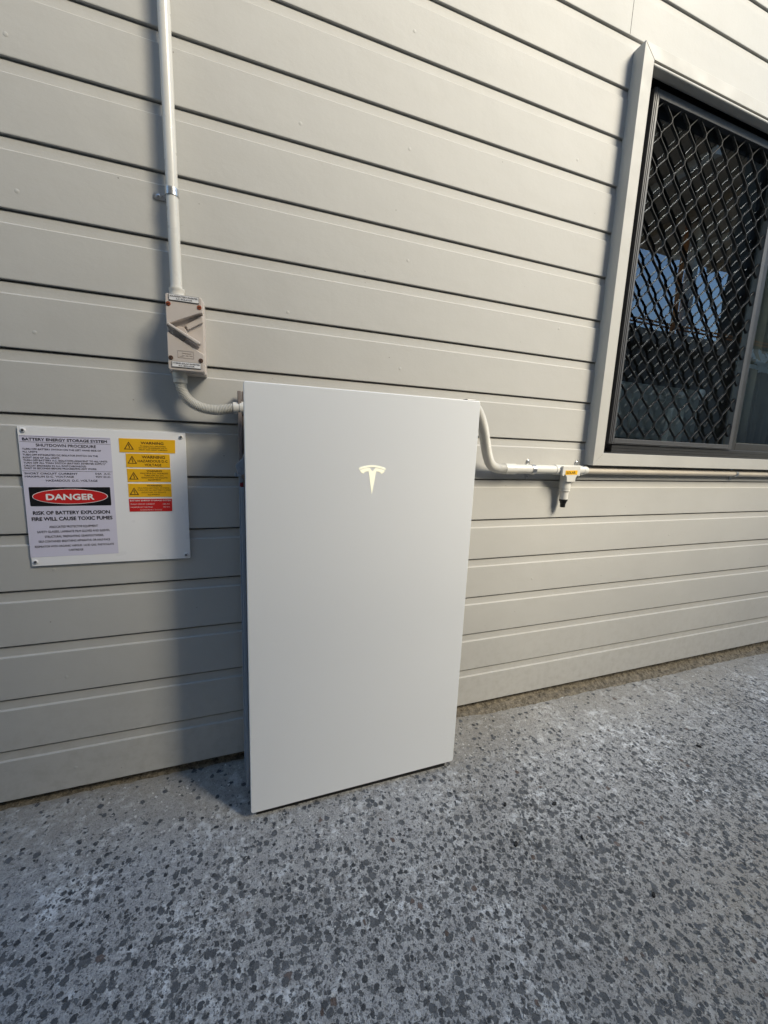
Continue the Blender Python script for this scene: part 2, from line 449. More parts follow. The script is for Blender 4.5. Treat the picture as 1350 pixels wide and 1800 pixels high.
# dark sarking behind the slots
mb.mi = 1
for xa, xb, za, zb in ((WX0, HX0, ZB + .01, 6.9), (HX1, WX1, ZB + .01, 6.9), (HX0, HX1, ZB + .01, HZ0), (HX0, HX1, HZ1, 6.9)):
    mb.quad((xa, .0265, za), (xb, .0265, za), (xb, .0265, zb), (xa, .0265, zb))
tag(mb.build('boarded_wall', [M['board'], M['gap']], recalc=False), 'house wall of wide warm grey painted horizontal boards with dark grooves', 'wall')

# ------------------------------------------------------------------ window
win = empty('window', (2.33, .03, 1.09), 'aluminium window behind a black diamond security mesh, set in painted mitred trim', 'window')
TX0, TX1, TZ0, TZ1 = 1.3735, 3.29, 1.0920, 2.4112; TW = .0455; TY = -.0415; IX0, IX1, IZ0, IZ1 = TX0 + .0455, TX1 - .0455, TZ0 + .0458, TZ1 - .0385
def mitre(name, pts):
    mb = MB(); mb.prism(pts, TY, .004, bev=.0012, seg=2); return mb.build(name, M['trim'], win)
gp = .0003
mitre('trim_board', [(TX0, TZ0 + gp), (TX0, TZ1 - gp), (IX0, IZ1 - gp), (IX0, IZ0 + gp)])
mitre('trim_board', [(TX1, TZ1 - gp), (TX1, TZ0 + gp), (IX1, IZ0 + gp), (IX1, IZ1 - gp)])
mitre('trim_board', [(TX0 + gp, TZ1), (TX1 - gp, TZ1), (IX1 - gp, IZ1), (IX0 + gp, IZ1)])
mitre('trim_board', [(TX1 - gp, TZ0), (TX0 + gp, TZ0), (IX0 + gp, IZ0), (IX1 - gp, IZ0)])
# rounded bead under the head trim
mb = MB(); mb.box(IX0, IX1, -.040, -.010, IZ1 - .014, IZ1 - .0035, .005, 4); mb.build('head_bead', M['trim'], win)
# outer charcoal frame with ridges
mb = MB()
FX0, FX1, FZ0, FZ1 = 1.425, 3.235, 1.1395, 2.3585
mb.box(FX0, 1.511, .030, .075, FZ0, FZ1, .0015)
mb.box(FX1 - .05, FX1, .030, .075, FZ0, FZ1, .0015)
mb.box(1.511, FX1 - .05, .026, .075, FZ1 - .018, FZ1, .0015)
mb.box(1.511, FX1 - .05, .008, .075, FZ0, FZ0 + .034, .0015)
mb.box(1.40, FX1, .004, .0075, FZ0 - .003, FZ0 + .003)
for k in range(6): mb.box(1.430 + .0095 * k, 1.4335 + .0095 * k, .022, .031, FZ0, FZ1, .0008)
for k in range(2): mb.box(1.511, FX1 - .05, .0055, .0085, FZ0 + .010 + .011 * k, FZ0 + .013 + .011 * k)
mb.build('window_frame', M['alu'], win)
# dark head cavity
mb = MB(); mb.box(IX0, IX1, .078, .082, 1.10, 2.40); mb.bm.faces.ensure_lookup_table()
mb.bm.free()
mb = MB()
mb.quad((HX0, .026, HZ1), (HX1, .026, HZ1), (HX1, .080, HZ1 - .002), (HX0, .080, HZ1 - .002))
mb.quad((HX0, .080, HZ1), (HX1, .080, HZ1), (HX1, .080, FZ1 - .001), (HX0, .080, FZ1 - .001))
mb.quad((HX0, .026, HZ0), (HX0, .026, HZ1), (HX0, .080, HZ1), (HX0, .080, HZ0))
mb.quad((HX1, .026, HZ0), (HX1, .026, HZ1), (HX1, .080, HZ1), (HX1, .080, HZ0))
mb.quad((HX0, .026, HZ0), (HX1, .026, HZ0), (HX1, .080, HZ0), (HX0, .080, HZ0))
mb.quad((HX0, .080, HZ0), (FX0 + .002, .080, HZ0), (FX0 + .002, .080, HZ1), (HX0, .080, HZ1))
mb.build('reveal', M['gap'], win, recalc=False)
# security screen
scr = MB()
SX0, SX1, SZ0, SZ1 = 1.486, 2.212, 1.1745, 2.350
MX0, MX1, MZ0, MZ1 = 1.5110, 2.190, 1.1955, 2.3235
scr.box(SX0, MX0, .001, .020, SZ0, SZ1, .0014); scr.box(MX1, SX1, .001, .020, SZ0, SZ1, .0014)
scr.box(MX0, MX1, .001, .020, MZ1, SZ1, .0014); scr.box(MX0, MX1, .001, .020, SZ0, MZ0, .0014)
scr.box(MX0, MX1, -.0012, .0008, SZ0 + .004, SZ0 + .008, .0005)
scr.box(SX0 + .006, SX0 + .009, -.0010, .0008, SZ0, SZ1); scr.box(SX0 + .014, SX0 + .017, -.0010, .0008, SZ0, SZ1)
so_ = scr.build('security_screen', M['alugrey'], win)
mb = MB()
px, pz, X0, Z0 = .04425, .054, 1.549, 1.2575
th, y0, y1 = .0013, .0075, .0165
for t in range(-2, 16):
    pts = []
    for j in range(-2, 21):
        z = Z0 + pz * j; left = (j + t) % 2 == 0
        xk = X0 + px * t + th * .9 if left else X0 + px * (t + 1) - th * .9
        sgn = 1 if left else -1
        pts += [(xk + sgn * .0050, z - .0125), (xk + sgn * .0008, z - .0070), (xk, z - .0035), (xk, z + .0035), (xk + sgn * .0008, z + .0070), (xk + sgn * .0050, z + .0125)]
    pts = [p for p in pts if MZ0 - .006 < p[1] < MZ1 + .006]
    # clip to the screen opening
    lo_, hi_ = MX0 - .003, MX1 + .003; inside = lambda p: lo_ <= p[0] <= hi_
    runs = []; cur = []
    for p, q in zip(pts, pts[1:] + [None]):
        if inside(p): cur.append(p)
        if q is not None and inside(p) != inside(q):
            xb = lo_ if min(p[0], q[0]) < lo_ else hi_; tt = (xb - p[0]) / (q[0] - p[0]); cur.append((xb, p[1] + tt * (q[1] - p[1])))
        if (not inside(p) or q is None or not inside(q)) and not (q is not None and not inside(p) and inside(q)):
            if len(cur) > 1: runs.append(cur)
            cur = []
    for run in runs:
        rings = []
        for i, p in enumerate(run):
            a = run[max(0, i - 1)]; b = run[min(len(run) - 1, i + 1)]
            dx, dz = b[0] - a[0], b[1] - a[1]; L = math.hypot(dx, dz); nx, nz = dz / L, -dx / L
            jig = .0002 * math.sin(i * 2.3 + t)
            q = []
            for (o_, yy) in ((-th, y1), (-th, y0 + .0006), (-th * .45, y0), (th * .45, y0), (th, y0 + .0006), (th, y1)):
                q.append(mb.bm.verts.new((p[0] + nx * o_ + jig, yy, p[1] + nz * o_)))
            rings.append(q)
        for a, b in zip(rings, rings[1:]):
            for k in range(6): mb.bm.faces.new((a[k], a[(k + 1) % 6], b[(k + 1) % 6], b[k]))
mb.build('security_mesh', M['mesh'], so_)
# sliding sashes
def sash(name, x0, x1, ya, yb, z0, z1, w, mat):
    mb = MB(); mb.box(x0, x0 + w, ya, yb, z0, z1, .0015); mb.box(x1 - w, x1, ya, yb, z0, z1, .0015)
    mb.box(x0 + w, x1 - w, ya, yb, z1 - w, z1, .0015); mb.box(x0 + w, x1 - w, ya, yb, z0, z0 + w, .0015)
    o = mb.build(name, mat, win)
    g = MB(); yg = (ya + yb) / 2
    g.quad((x0 + w, yg, z0 + w), (x1 - w, yg, z0 + w), (x1 - w, yg, z1 - w), (x0 + w, yg, z1 - w))
    g.mi = 1
    g.quad((x0 + w, yg + .005, z0 + w), (x1 - w, yg + .005, z0 + w), (x1 - w, yg + .005, z1 - w), (x0 + w, yg + .005, z1 - w))
    g.build('glass_pane', [M['glass'], M['clear']], o, recalc=False)
    return o
sash('sash', 1.48, 2.2265, .0235, .0385, 1.16, 2.352, .014, M['alu'])
s2 = sash('sash', 2.228, 3.22, .024, .0385, 1.158, 2.352, .048, M['alu'])
# small sticker with pale marks in the corner of the right pane
mb = MB(); mb.box(2.292, 2.62, .0298, .0305, 1.182, 1.208); st = mb.build('sticker', plain('clear_sticker', (.13, .125, .10), .4), win)
mb = MB(); rr = random.Random(5); x = 2.345
for k in range(8): w = rr.choice((.004, .006, .008)); mb.box(x, x + w, .0290, .0296, 1.190 + rr.uniform(0, .003), 1.2035); x += w + .009
x += .03
for k in range(5): mb.box(x, x + .010, .0290, .0296, 1.189, 1.2035); x += .0145
mb.build('printed_marks', M['white'], st)

# room behind the window
mb = MB()
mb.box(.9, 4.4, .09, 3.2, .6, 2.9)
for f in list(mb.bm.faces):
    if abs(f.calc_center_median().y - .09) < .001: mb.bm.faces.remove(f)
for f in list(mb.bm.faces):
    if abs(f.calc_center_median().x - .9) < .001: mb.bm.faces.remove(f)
for za, zb, ya, yb in ((.6, 1.0, .09, 3.2), (2.5, 2.9, .09, 3.2), (1.0, 2.5, 1.9, 3.2)): mb.quad((.9, ya, za), (.9, yb, za), (.9, yb, zb), (.9, ya, zb))  # gap left in the unseen side wall, added so daylight reaches the monitor
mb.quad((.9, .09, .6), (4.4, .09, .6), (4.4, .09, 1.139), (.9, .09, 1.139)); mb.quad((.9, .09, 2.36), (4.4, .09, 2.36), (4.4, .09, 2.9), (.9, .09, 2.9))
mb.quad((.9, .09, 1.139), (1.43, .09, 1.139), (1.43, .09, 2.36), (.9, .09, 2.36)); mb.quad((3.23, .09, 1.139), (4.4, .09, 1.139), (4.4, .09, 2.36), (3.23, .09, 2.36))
tag(mb.build('room_interior', M['room'], recalc=False), 'dark room seen through the window glass, daylit by an added opening in its side wall', kind='structure')
dk = empty('desk', (2.0, .5, .6), 'dark desk inside the room below the window glass', 'desk')
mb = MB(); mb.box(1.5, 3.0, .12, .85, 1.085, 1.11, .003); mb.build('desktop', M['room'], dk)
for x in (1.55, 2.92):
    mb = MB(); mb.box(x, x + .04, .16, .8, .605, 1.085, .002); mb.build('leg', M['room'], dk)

mon = empty('computer_monitor', (2.2, .33, 1.11), 'back of a dark computer monitor with a round logo, on a desk behind the mesh', 'monitor')
mb = MB(); mb.prism(rrect(1.862, 2.415, 1.215, 1.476, .012), .300, .335, .006, 3); mb.prism(rrect(1.93, 2.345, 1.25, 1.43, .03), .288, .302, .008, 3)
cs = mb.build('monitor_case', M['monitor'], mon)
mb = MB(); mb.prism([(2.179, 1.371), (2.258, 1.371), (2.272, 1.16), (2.160, 1.16)], .262, .290, .003); mb.box(2.10, 2.34, .20, .38, 1.11, 1.122, .004); mb.prism([(2.185, 1.17), (2.245, 1.17), (2.245, 1.12), (2.185, 1.12)], .268, .295)
mb.build('monitor_stand', M['monstand'], mon)
mb = MB(); ring = [(math.cos(R(a)), math.sin(R(a))) for a in range(0, 360, 10)]
cx, cz = 2.117, 1.420
for k in range(36):
    a, b = ring[k], ring[(k + 1) % 36]
    mb.quad((cx + .035 * a[0], .2868, cz + .035 * a[1]), (cx + .035 * b[0], .2868, cz + .035 * b[1]), (cx + .031 * b[0], .2868, cz + .031 * b[1]), (cx + .031 * a[0], .2868, cz + .031 * a[1]))
text_polys(mb, 'DELL', cx - .024, cx + .024, cz - .009, cz + .009, .2868, .03)
mb.build('round_logo', plain('logo_silver', (.9, .9, .88), .4), cs, recalc=False)
mb = MB(); mb.box(2.246, 2.300, .2985, .2995, 1.444, 1.459); mb.build('sticker', M['labelwhite'], cs)
mb = MB(); mb.lathe((2.397, .285, 1.462), (.1, 0, -1), [(-.018, .004), (-.012, .013), (0, .017), (.018, .013), (.036, .004)], 14)
tag(mb.build('webcam', M['labelwhite']), 'small white rounded clip on the top corner of the monitor', 'webcam')

# curtain behind the right pane
mb = MB(); n = 90; rows = []
for zz in (1.13, 1.5, 1.9, 2.345):
    rows.append([mb.bm.verts.new((2.52 + .7 * i / n, .16 + .016 * math.sin(i * .95) + .007 * math.sin(i * 2.3 + zz), zz)) for i in range(n + 1)])
for a, b in zip(rows, rows[1:]):
    for i in range(n): f = mb.bm.faces.new((a[i], a[i + 1], b[i + 1], b[i])); f.smooth = True
o = mb.build('curtain', M['curtain']); md = o.modifiers.new('cloth', 'SOLIDIFY'); md.thickness = .003
tag(o, 'brown curtain hanging in soft folds behind the right window pane', 'curtain')
# pale leafy-pattern cloth hung in front of the curtain
mb = MB(); rr = random.Random(9)
for k in range(46):
    cx = 2.36 + rr.random() * .28; cz = 1.565 + rr.random() * .075 - (cx - 2.36) * .05
    a = rr.uniform(-.9, .9); L = rr.uniform(.014, .034); w = L * .32; pts = []
    for q in range(8):
        tt = 2 * math.pi * q / 8; u, v_ = L * math.cos(tt), w * math.sin(tt)
        pts.append((cx + u * math.cos(a) - v_ * math.sin(a), cz + u * math.sin(a) + v_ * math.cos(a)))
    yy = .110 + .0002 * k
    mb.prism(pts, yy, yy + .0001)
tag(mb.build('leaf_pattern_cloth', M['lace']), 'pale blue leaf patterned strip low behind the right window pane', 'cloth')
pl = empty('potted_plant', (2.40, .12, 1.11), 'thin plant with small yellow green leaves behind the right window pane', 'plant')
mb = MB(); mb.tube([(2.40, .115, 1.16), (2.39, .112, 1.5), (2.375, .11, 1.7), (2.372, .11, 1.86)], .0022, 6); mb.build('stem', M['leaf'], pl)
mb = MB(); rr = random.Random(2)
for k in range(34):
    zc = rr.uniform(1.66, 1.86); xc = 2.38 + rr.uniform(-.022, .03); a = rr.uniform(0, 6.3); L = rr.uniform(.006, .014)
    d = Vector((math.cos(a), rr.uniform(-.4, .4), math.sin(a))).normalized(); s_ = d.cross(Vector((0, 1, .3))).normalized() * L * .45; c0 = Vector((xc, .105 + rr.uniform(-.01, .01), zc))
    mb.quad(c0 - d * L, c0 + s_, c0 + d * L, c0 - s_)
mb.build('leaves', M['leaf'], pl, recalc=False)
mb = MB(); mb.lathe((2.40, .115, 1.112), (0, 0, 1), [(0, .022), (.05, .03), (.055, .03)], 20); mb.build('pot', M['room'], pl)

# ------------------------------------------------------------------ home battery
bat = empty('home_battery', (.47, -.1, .15), 'tall flat white wall battery standing on the path in front of the boards', 'battery')
BX0, BX1, BZ0, BZ1, BY = .1663, .7722, .1612, 1.2628, -.205
mb = MB(); mb.prism(rrect(BX0, BX1, BZ0, BZ1, .007), BY, -.190, .0022, 4, front_only=False); fp = mb.build('front_panel', M['panel'], bat, sharp=60)
mb = MB(); mb.prism(rrect(.167, .768, .176, 1.245, .006), -.1897, -.100, .002); mb.prism(rrect(.1645, .770, .172, 1.10, .006), -.0999, -.045, .002)
bd = mb.build('body', M['case'], bat)
mb = MB(); mb.box(.1545, .1640, -.052, -.012, .86, 1.2575, .002); mb.box(.165, .765, -.044, -.012, .3, 1.2575, .002)
mb.build('wall_bracket', plain('bracket_brown_grey', (.22, .185, .17), .45), bat)
mb = MB(); mb.box(.1535, .1640, -.062, -.018, .170, 1.035, .0015); mb.build('side_strip', M['caseshine'], bat)
mb = MB(); mb.box(.1575, .1665, -.130, -.102, .1765, 1.02, .0015); mb.build('edge_strip', M['caseshine'], bat)
sw = MB(); sw.prism([(.146, 1.072), (.1665, 1.095), (.1665, 1.05), (.152, 1.05)], -.118, -.098, .001); sw.box(.1535, .1600, -.1185, -.104, 1.030, 1.068, .001)
sw = sw.build('switch_lever', M['caseshine'], bat)
mb = MB(); mb.box(.1455, .1600, -.124, -.1195, 1.0455, 1.0515, .0012); mb.box(.1445, .1490, -.124, -.1195, 1.0475, 1.0555, .001); mb.build('hook', M['caseshine'], sw)
mb = MB(); mb.box(.1555, .1640, -.116, -.095, 1.020, 1.0295, .001); mb.box(.1550, .160, -.1035, -.097, 1.030, 1.072, .001); mb.build('red_marker', M['red'], sw)
for x in (.20, .70):
    mb = MB(); mb.box(x, x + .05, -.18, -.05, gz(x, -.1) - .004, .178, .003); mb.build('foot', M['rubber'], bat)
mb = MB(); mb.box(.180, .752, -.190, -.03, .1330, .1765, .001); mb.build('under_shade_block', M['rubber'], bat)  # black block standing in for the shade under the battery
# emblem
ec = .4707; ey_ = BY - .0007
mb = MB()
def arc(zc, zs, hw, n=14): # shallow arc: centre height zc, end height zs
    return [(ec - hw + 2 * hw * i / n, zs + (zc - zs) * (1 - (2 * i / n - 1) ** 2)) for i in range(n + 1)]
up = arc(1.0846, 1.0772, .0355); lo = arc(1.0800, 1.0728, .0345)
mb.prism(up + lo[::-1], ey_, BY - .00005)
lw = [(ec - .0332, 1.0712), (ec - .025, 1.0745), (ec - .016, 1.0768), (ec - .0077, 1.0778), (ec, 1.0683), (ec + .0077, 1.0778), (ec + .016, 1.0768), (ec + .025, 1.0745), (ec + .0332, 1.0712),
      (ec + .0300, 1.0668), (ec + .0236, 1.0630), (ec + .0215, 1.0668), (ec + .0160, 1.0690), (ec + .0098, 1.0694), (ec, 1.0115), (ec - .0098, 1.0694), (ec - .0160, 1.0690), (ec - .0215, 1.0668), (ec - .0236, 1.0630), (ec - .0300, 1.0668)]
mb.prism(lw, ey_, BY - .00005)
mb.build('emblem', M['emblem'], fp)

# ------------------------------------------------------------------ sign board
sg = empty('safety_sign', (-.147, -.003, .813), 'white plastic sign board screwed to the boards, with shutdown notice and coloured warning labels', 'sign')
mb = MB(); mb.prism(rrect(-.3200, .0265, .8135, 1.1462, .002), -.0058, -.0012, .0006); pn = mb.build('backing_panel', M['sign'], sg)
for x, z in ((-.3093, 1.1374), (.0161, 1.1355), (.0164, .8236), (-.3118, .8244)):
    mb = MB(); mb.lathe((x, -.0057, z), (0, -1, 0), [(0, .0052), (.0016, .0050), (.0028, .0042), (.0032, .0030)], 20)
    s_ = mb.build('screw_cap', M['labelwhite'], sg)
    mb = MB(); mb.lathe((x, -.0088, z), (0, -1, 0), [(0, .0031), (.0006, .0030), (.0008, .0022)], 16); mb.build('screw_head', M['steel'], s_)
YN = -.0061
mb = MB(); mb.prism([(-.3180, 1.1262), (-.1390, 1.1272), (-.1392, .8362), (-.3206, .8356)], YN, -.0058); nt = mb.build('shutdown_notice', M['paper'], sg)
YT = YN - .00025
mb = MB()
for s_, x0, x1, z0, z1, b in [
    ("BATTERY ENERGY STORAGE SYSTEM", -.3122, -.1470, 1.1142, 1.1206, .05),
    ("SHUTDOWN PROCEDURE", -.2879, -.1703, 1.1013, 1.1078, .03),
    ("TURN OFF BATTERY SWITCH ON THE LEFT HAND SIDE OF", -.3143, -.1605, 1.0928, 1.0968, .03),
    ("ALL UNITS", -.3147, -.2869, 1.0866, 1.0906, .03),
    ("TURN OFF INTEGRATED DC ISOLATOR SWITCH ON THE", -.3146, -.1678, 1.0797, 1.0838, .03),
    ("RIGHT SIDE OF ALL UNITS", -.3145, -.2455, 1.0731, 1.0771, .03),
    ("TURN OFF BATTERY A.C. ISOLATORS ADJACENT TO ALL UNITS", -.3144, -.1491, 1.0670, 1.0710, .03),
    ('TURN OFF ALL "MAIN SWITCH (BATTERY INVERTER SUPPLY)"', -.3143, -.1525, 1.0611, 1.0650, .03),
    ("CIRCUIT BREAKERS IN ALL SWITCHBOARD(S)", -.3143, -.1936, 1.0545, 1.0584, .03),
    ("WAIT 30 SECONDS BEFORE PROCEEDING ANY WORK", -.3143, -.1720, 1.0484, 1.0524, .03),
    ("SHORT CIRCUIT CURRENT", -.3148, -.2121, 1.0362, 1.0406, .03), ("54A  A.C.", -.1759, -.1436, 1.0369, 1.0412, .03),
    ("MAXIMUM D.C. VOLTAGE", -.3149, -.2198, 1.0290, 1.0332, .03), ("92V D.C.", -.1752, -.1435, 1.0294, 1.0336, .03),
    ("HAZARDOUS  D.C. VOLTAGE", -.2754, -.1724, 1.0195, 1.0244, .02),
    ("RISK OF BATTERY EXPLOSION", -.3066, -.1517, .9400, .9486, .05), ("FIRE WILL CAUSE TOXIC FUMES", -.3104, -.1472, .9252, .9340, .05),
    ("ASSOCIATED PROTECTIVE EQUIPMENT", -.2781, -.1793, .9070, .9126, .02),
    ("SAFETY GLASSES, LAMINATE FILM GLOVES AND SLEEVES,", -.3027, -.1544, .8952, .9006, .02),
    ("STRUCTURAL FIREFIGHTING GEAR/FOOTWEAR,", -.2888, -.1684, .8830, .8884, .02),
    ("SELF-CONTAINED BREATHING APPARATUS, OR HALF-FACE", -.3018, -.1555, .8714, .8768, .02),
    ("RESPIRATOR WITH ORGANIC VAPOUR / ACID GAS / PARTICULATE", -.3101, -.1481, .8590, .8642, .02),
    ("CARTRIDGE", -.2437, -.2136, .8480, .8532, .02)]:
    text_polys(mb, s_, x0, x1, z0, z1, YT, b)
for z in (1.1237, 1.1108, 1.0438): mb.box(-.3175 - (1.12 - z) * .012, -.1400, YT, YN, z, z + .0006)
mb.build('lettering', M['ink'], nt, recalc=False)
mb = MB(); mb.prism(rrect(-.3103, -.1472, .9604, 1.0060, .002), YT - .0001, YN); db = mb.build('danger_plate', M['signblack'], sg)
el_ = lambda cx, cz, a, b, n=48: [(cx + a * math.cos(2 * math.pi * k / n), cz - b * math.sin(2 * math.pi * k / n)) for k in range(n)]
mb = MB(); mb.prism(el_(-.2290, .9834, .0760, .0186), YT - .0004, YT - .0001); mb.mi = 1
mb.prism(el_(-.2290, .9834, .0745, .0173), YT - .0006, YT - .0004)
mb.build('red_oval', [M['white'], M['signred']], db, recalc=False)
mb = MB(); text_polys(mb, "DANGER", -.2778, -.1821, .9758, .9900, YT - .0009, .05)
mb.build('lettering', M['white'], db, recalc=False)

def label(name, pts, mat, ink, texts, tri=None, lab=None):
    mb = MB(); mb.prism(pts, -.0066, -.0058, .0002, 1); o = mb.build(name, mat, sg)
    if lab: o['label'] = lab
    mb = MB()
    for s_, x0, x1, z0, z1, b in texts: text_polys(mb, s_, x0, x1, z0, z1, -.0069, b)
    if tri:
        x0, x1, z0, z1 = tri; xm = (x0 + x1) / 2; w = .0016
        O = [(x0, z0), (xm, z1), (x1, z0)]; I = [(x0 + 1.9 * w, z0 + w), (xm, z1 - 2.1 * w), (x1 - 1.9 * w, z0 + w)]
        for k in range(3):
            a, b, c, d = O[k], O[(k + 1) % 3], I[(k + 1) % 3], I[k]
            mb.quad((a[0], -.0069, a[1]), (b[0], -.0069, b[1]), (c[0], -.0069, c[1]), (d[0], -.0069, d[1]))
        h = z1 - z0
        for poly in ([(xm + .0001, z0 + h * .74), (xm - .0018, z0 + h * .42), (xm + .0004, z0 + h * .46), (xm + .0010, z0 + h * .58)], [(xm - .0003, z0 + h * .47), (xm + .0020, z0 + h * .43), (xm + .0016, z0 + h * .22), (xm + .0007, z0 + h * .22)], [(xm - .0003, z0 + h * .25), (xm + .0027, z0 + h * .25), (xm + .0013, z0 + h * .12)]):
            f = mb.bm.faces.new([mb.bm.verts.new((a, -.0069, b)) for a, b in poly])
    mb.build('lettering', ink, o, recalc=False)
Y, BI = M['signyellow'], M['brownink']
label('warning_label', [(-.1218, 1.1270), (.0022, 1.1270), (.0012, 1.0935), (-.1220, 1.0930)], Y, BI,
      [("WARNING", -.0747, -.0246, 1.1142, 1.1206, .03), ("PV ARRAY D.C. ISOLATORS", -.0764, -.0202, 1.1082, 1.1110, .01), ("DO NOT DE-ENERGISE THE PV", -.0796, -.0166, 1.1037, 1.1065, .01), ("ARRAY AND ARRAY CABLINGS", -.0799, -.0165, 1.0991, 1.1019, .01)], (-.1118, -.0904, 1.1003, 1.1195), 'widest yellow warning label at the top, shifted to the left')
label('warning_label', [(-.1092, 1.0904), (-.0116, 1.0906), (-.0119, 1.0563), (-.1095, 1.0563)], Y, BI,
      [("WARNING", -.0743, -.0228, 1.0790, 1.0861, .03), ("HAZARDOUS D.C", -.0837, -.0172, 1.0694, 1.0756, .02), ("VOLTAGE", -.0689, -.0317, 1.0598, 1.0660, .02)], (-.1061, -.0853, 1.0655, 1.0850), 'yellow warning label reading HAZARDOUS D.C VOLTAGE')
label('warning_label', [(-.1088, 1.0526), (-.0115, 1.0526), (-.0113, 1.0195), (-.1086, 1.0195)], Y, BI,
      [("WARNING", -.0656, -.0314, 1.0452, 1.0500, .02), ("MULTIPLE D.C. SOURCES", -.0794, -.0182, 1.0398, 1.0434, .01), ("TURN OFF ALL D.C", -.0715, -.0274, 1.0343, 1.0379, .01), ("ISOLATORS TO ISOLATE", -.0777, -.0192, 1.0288, 1.0324, .01), ("EQUIPMENT", -.0631, -.0344, 1.0234, 1.0268, .01)], (-.1049, -.0841, 1.0258, 1.0450))
label('warning_label', [(-.1084, 1.0150), (-.0115, 1.0146), (-.0112, .9810), (-.1085, .9810)], Y, BI,
      [("WARNING", -.0668, -.0325, 1.0080, 1.0128, .01), ("MULTIPLE BATTERY SYSTEMS", -.0866, -.0161, 1.0023, 1.0057, .0), ("TURN OFF ALL BATTERY SYSTEM", -.0885, -.0128, .9970, 1.0004, -.004), ("ISOLATORS TO ISOLATE", -.0793, -.0244, .9912, .9946, -.004), ("EQUIPMENT", -.0653, -.0381, .9856, .9890, -.004)], (-.1060, -.0852, .9866, 1.0056))
label('rating_label', [(-.1087, .9766), (-.0114, .9762), (-.0119, .9432), (-.1086, .9436)], M['signred'], M['white'],
      [("BATTERY ENERGY STORAGE SYSTEM", -.1061, -.0144, .9702, .9738, .02), ("SHORT CIRCUIT CURRENT", -.1052, -.0516, .9612, .9644, -.004), ("54A A.C.", -.0329, -.0162, .9610, .9642, -.004), ("MAXIMUM D.C VOLTAGE", -.1056, -.0566, .9534, .9564, -.004), ("92V D.C.", -.0320, -.0166, .9533, .9563, -.004), ("HAZARDOUS D.C. VOLTAGE", -.0843, -.0353, .9464, .9488, .0)], None, 'red rating label with white print')

# ------------------------------------------------------------------ isolator switch box
iso = empty('isolator_switch', (.042, -.03, 1.29), 'beige switch box with diagonal lever, between the upright conduit and the ribbed hose', 'switch box')
IX, JXx, IZb, IZt = .0042, .0808, 1.2905, 1.4570
mb = MB(); mb.prism(rrect(.0020, .0830, 1.2880, 1.4590, .004), -.046, -.0005, .002); mb.build('box_base', M['iso'], iso)
mb = MB(); D0 = -.075
mb.prism(rrect(IX, JXx, IZb, IZt, .004), -.0585, -.0465, .0015)
# upper cover block, down to the rain ridge
mb.prism([(IX, 1.388), (IX, IZt - .003), (IX + .003, IZt), (JXx - .003, IZt), (JXx, IZt - .003), (JXx, 1.4235), (.0735, 1.4225), (.0095, 1.3925), (.0065, 1.3885)], D0, -.0580, .0014, 2)
mb.prism([(IX, 1.3725), (.0070, 1.3735), (.0110, 1.3705), (JXx - .001, 1.3325), (JXx, 1.3300), (JXx, IZb + .003), (JXx - .003, IZb), (IX + .003, IZb), (IX, IZb + .003)], D0, -.0580, .0014, 2)
# sloped shelf inside the recess
mb.prism([(.0430, 1.3950), (JXx - .0005, 1.4215), (JXx - .0005, 1.4055), (.0480, 1.3855)], -.0650, -.0580, .0012, 2)
mb.build('cover', M['iso'], iso)
mb = MB(); mb.lathe((.0300, -.0582, 1.3755), (0, -1, 0), [(0, .0162), (.0045, .0162), (.0058, .0150), (.006, .001)], 40)
dl = mb.build('dial', M['isodark'], iso)
mb = MB()
mb.prism([(.0068, 1.3915), (.0085, 1.3930), (.0735, 1.3570), (.0750, 1.3540), (.0725, 1.3515), (.0660, 1.3525), (.0085, 1.3870)], -.0840, -.0625, .0018, 2)
mb.build('lever', M['iso'], dl)
mb = MB(); mb.lathe((.0088, -.0748, 1.3745), (0, -1, 0), [(0, .0013), (.0006, .0013)], 12); mb.build('lock_hole', M['darkslot'], iso)
for x, z, mt in ((.0098, 1.4347, 'copper'), (.0745, 1.4352, 'copper'), (.0102, 1.3172, 'bronze'), (.0740, 1.3168, 'bronze')):
    mb = MB(); mb.lathe((x, -.0746, z), (0, -1, 0), [(0, .0052), (.0012, .0050), (.0022, .0040), (.0026, .001)], 20); s_ = mb.build('cover_screw', M[mt], iso)
    mb = MB()
    a = R(60 if mt == 'bronze' else 20); d = .0036; w = .0006
    c_, s2_ = math.cos(a), math.sin(a)
    mb.prism([(x + c_ * d - s2_ * w, z + s2_ * d + c_ * w), (x + c_ * d + s2_ * w, z + s2_ * d - c_ * w), (x - c_ * d + s2_ * w, z - s2_ * d - c_ * w), (x - c_ * d - s2_ * w, z - s2_ * d + c_ * w)], -.0774, -.0768)
    mb.build('screw_slot', M['darkslot'], s_)
def small_label(x0, x1, z0, z1, l1, l2):
    mb = MB(); mb.mi = 1; mb.prism(rrect(x0, x1, z0, z1, .0006, 2), -.0768, -.0749); mb.mi = 0
    mb.prism(rrect(x0 + .0006, x1 - .0006, z0 + .0006, z1 - .0006, .0006, 2), -.0772, -.0769)
    o = mb.build('name_label', [M['labelwhite'], M['black']], iso)
    mb = MB(); h = z1 - z0; xm = (x0 + x1) / 2
    text_polys(mb, l1, x0 + .0025, x1 - .0025, z0 + h * .55, z0 + h * .82, -.0775, .02); text_polys(mb, l2, xm - .017, xm + .017, z0 + h * .17, z0 + h * .43, -.0775, .02)
    mb.build('lettering', M['ink'], o, recalc=False)
small_label(.0118, .0742, 1.4428, 1.4562, 'SOLAR/BATTERY INVERTER', 'A.C. ISOLATOR')
small_label(.0118, .0740, 1.2972, 1.3100, 'HYBRID SOLAR INVERTER', 'A.C. ISOLATOR')
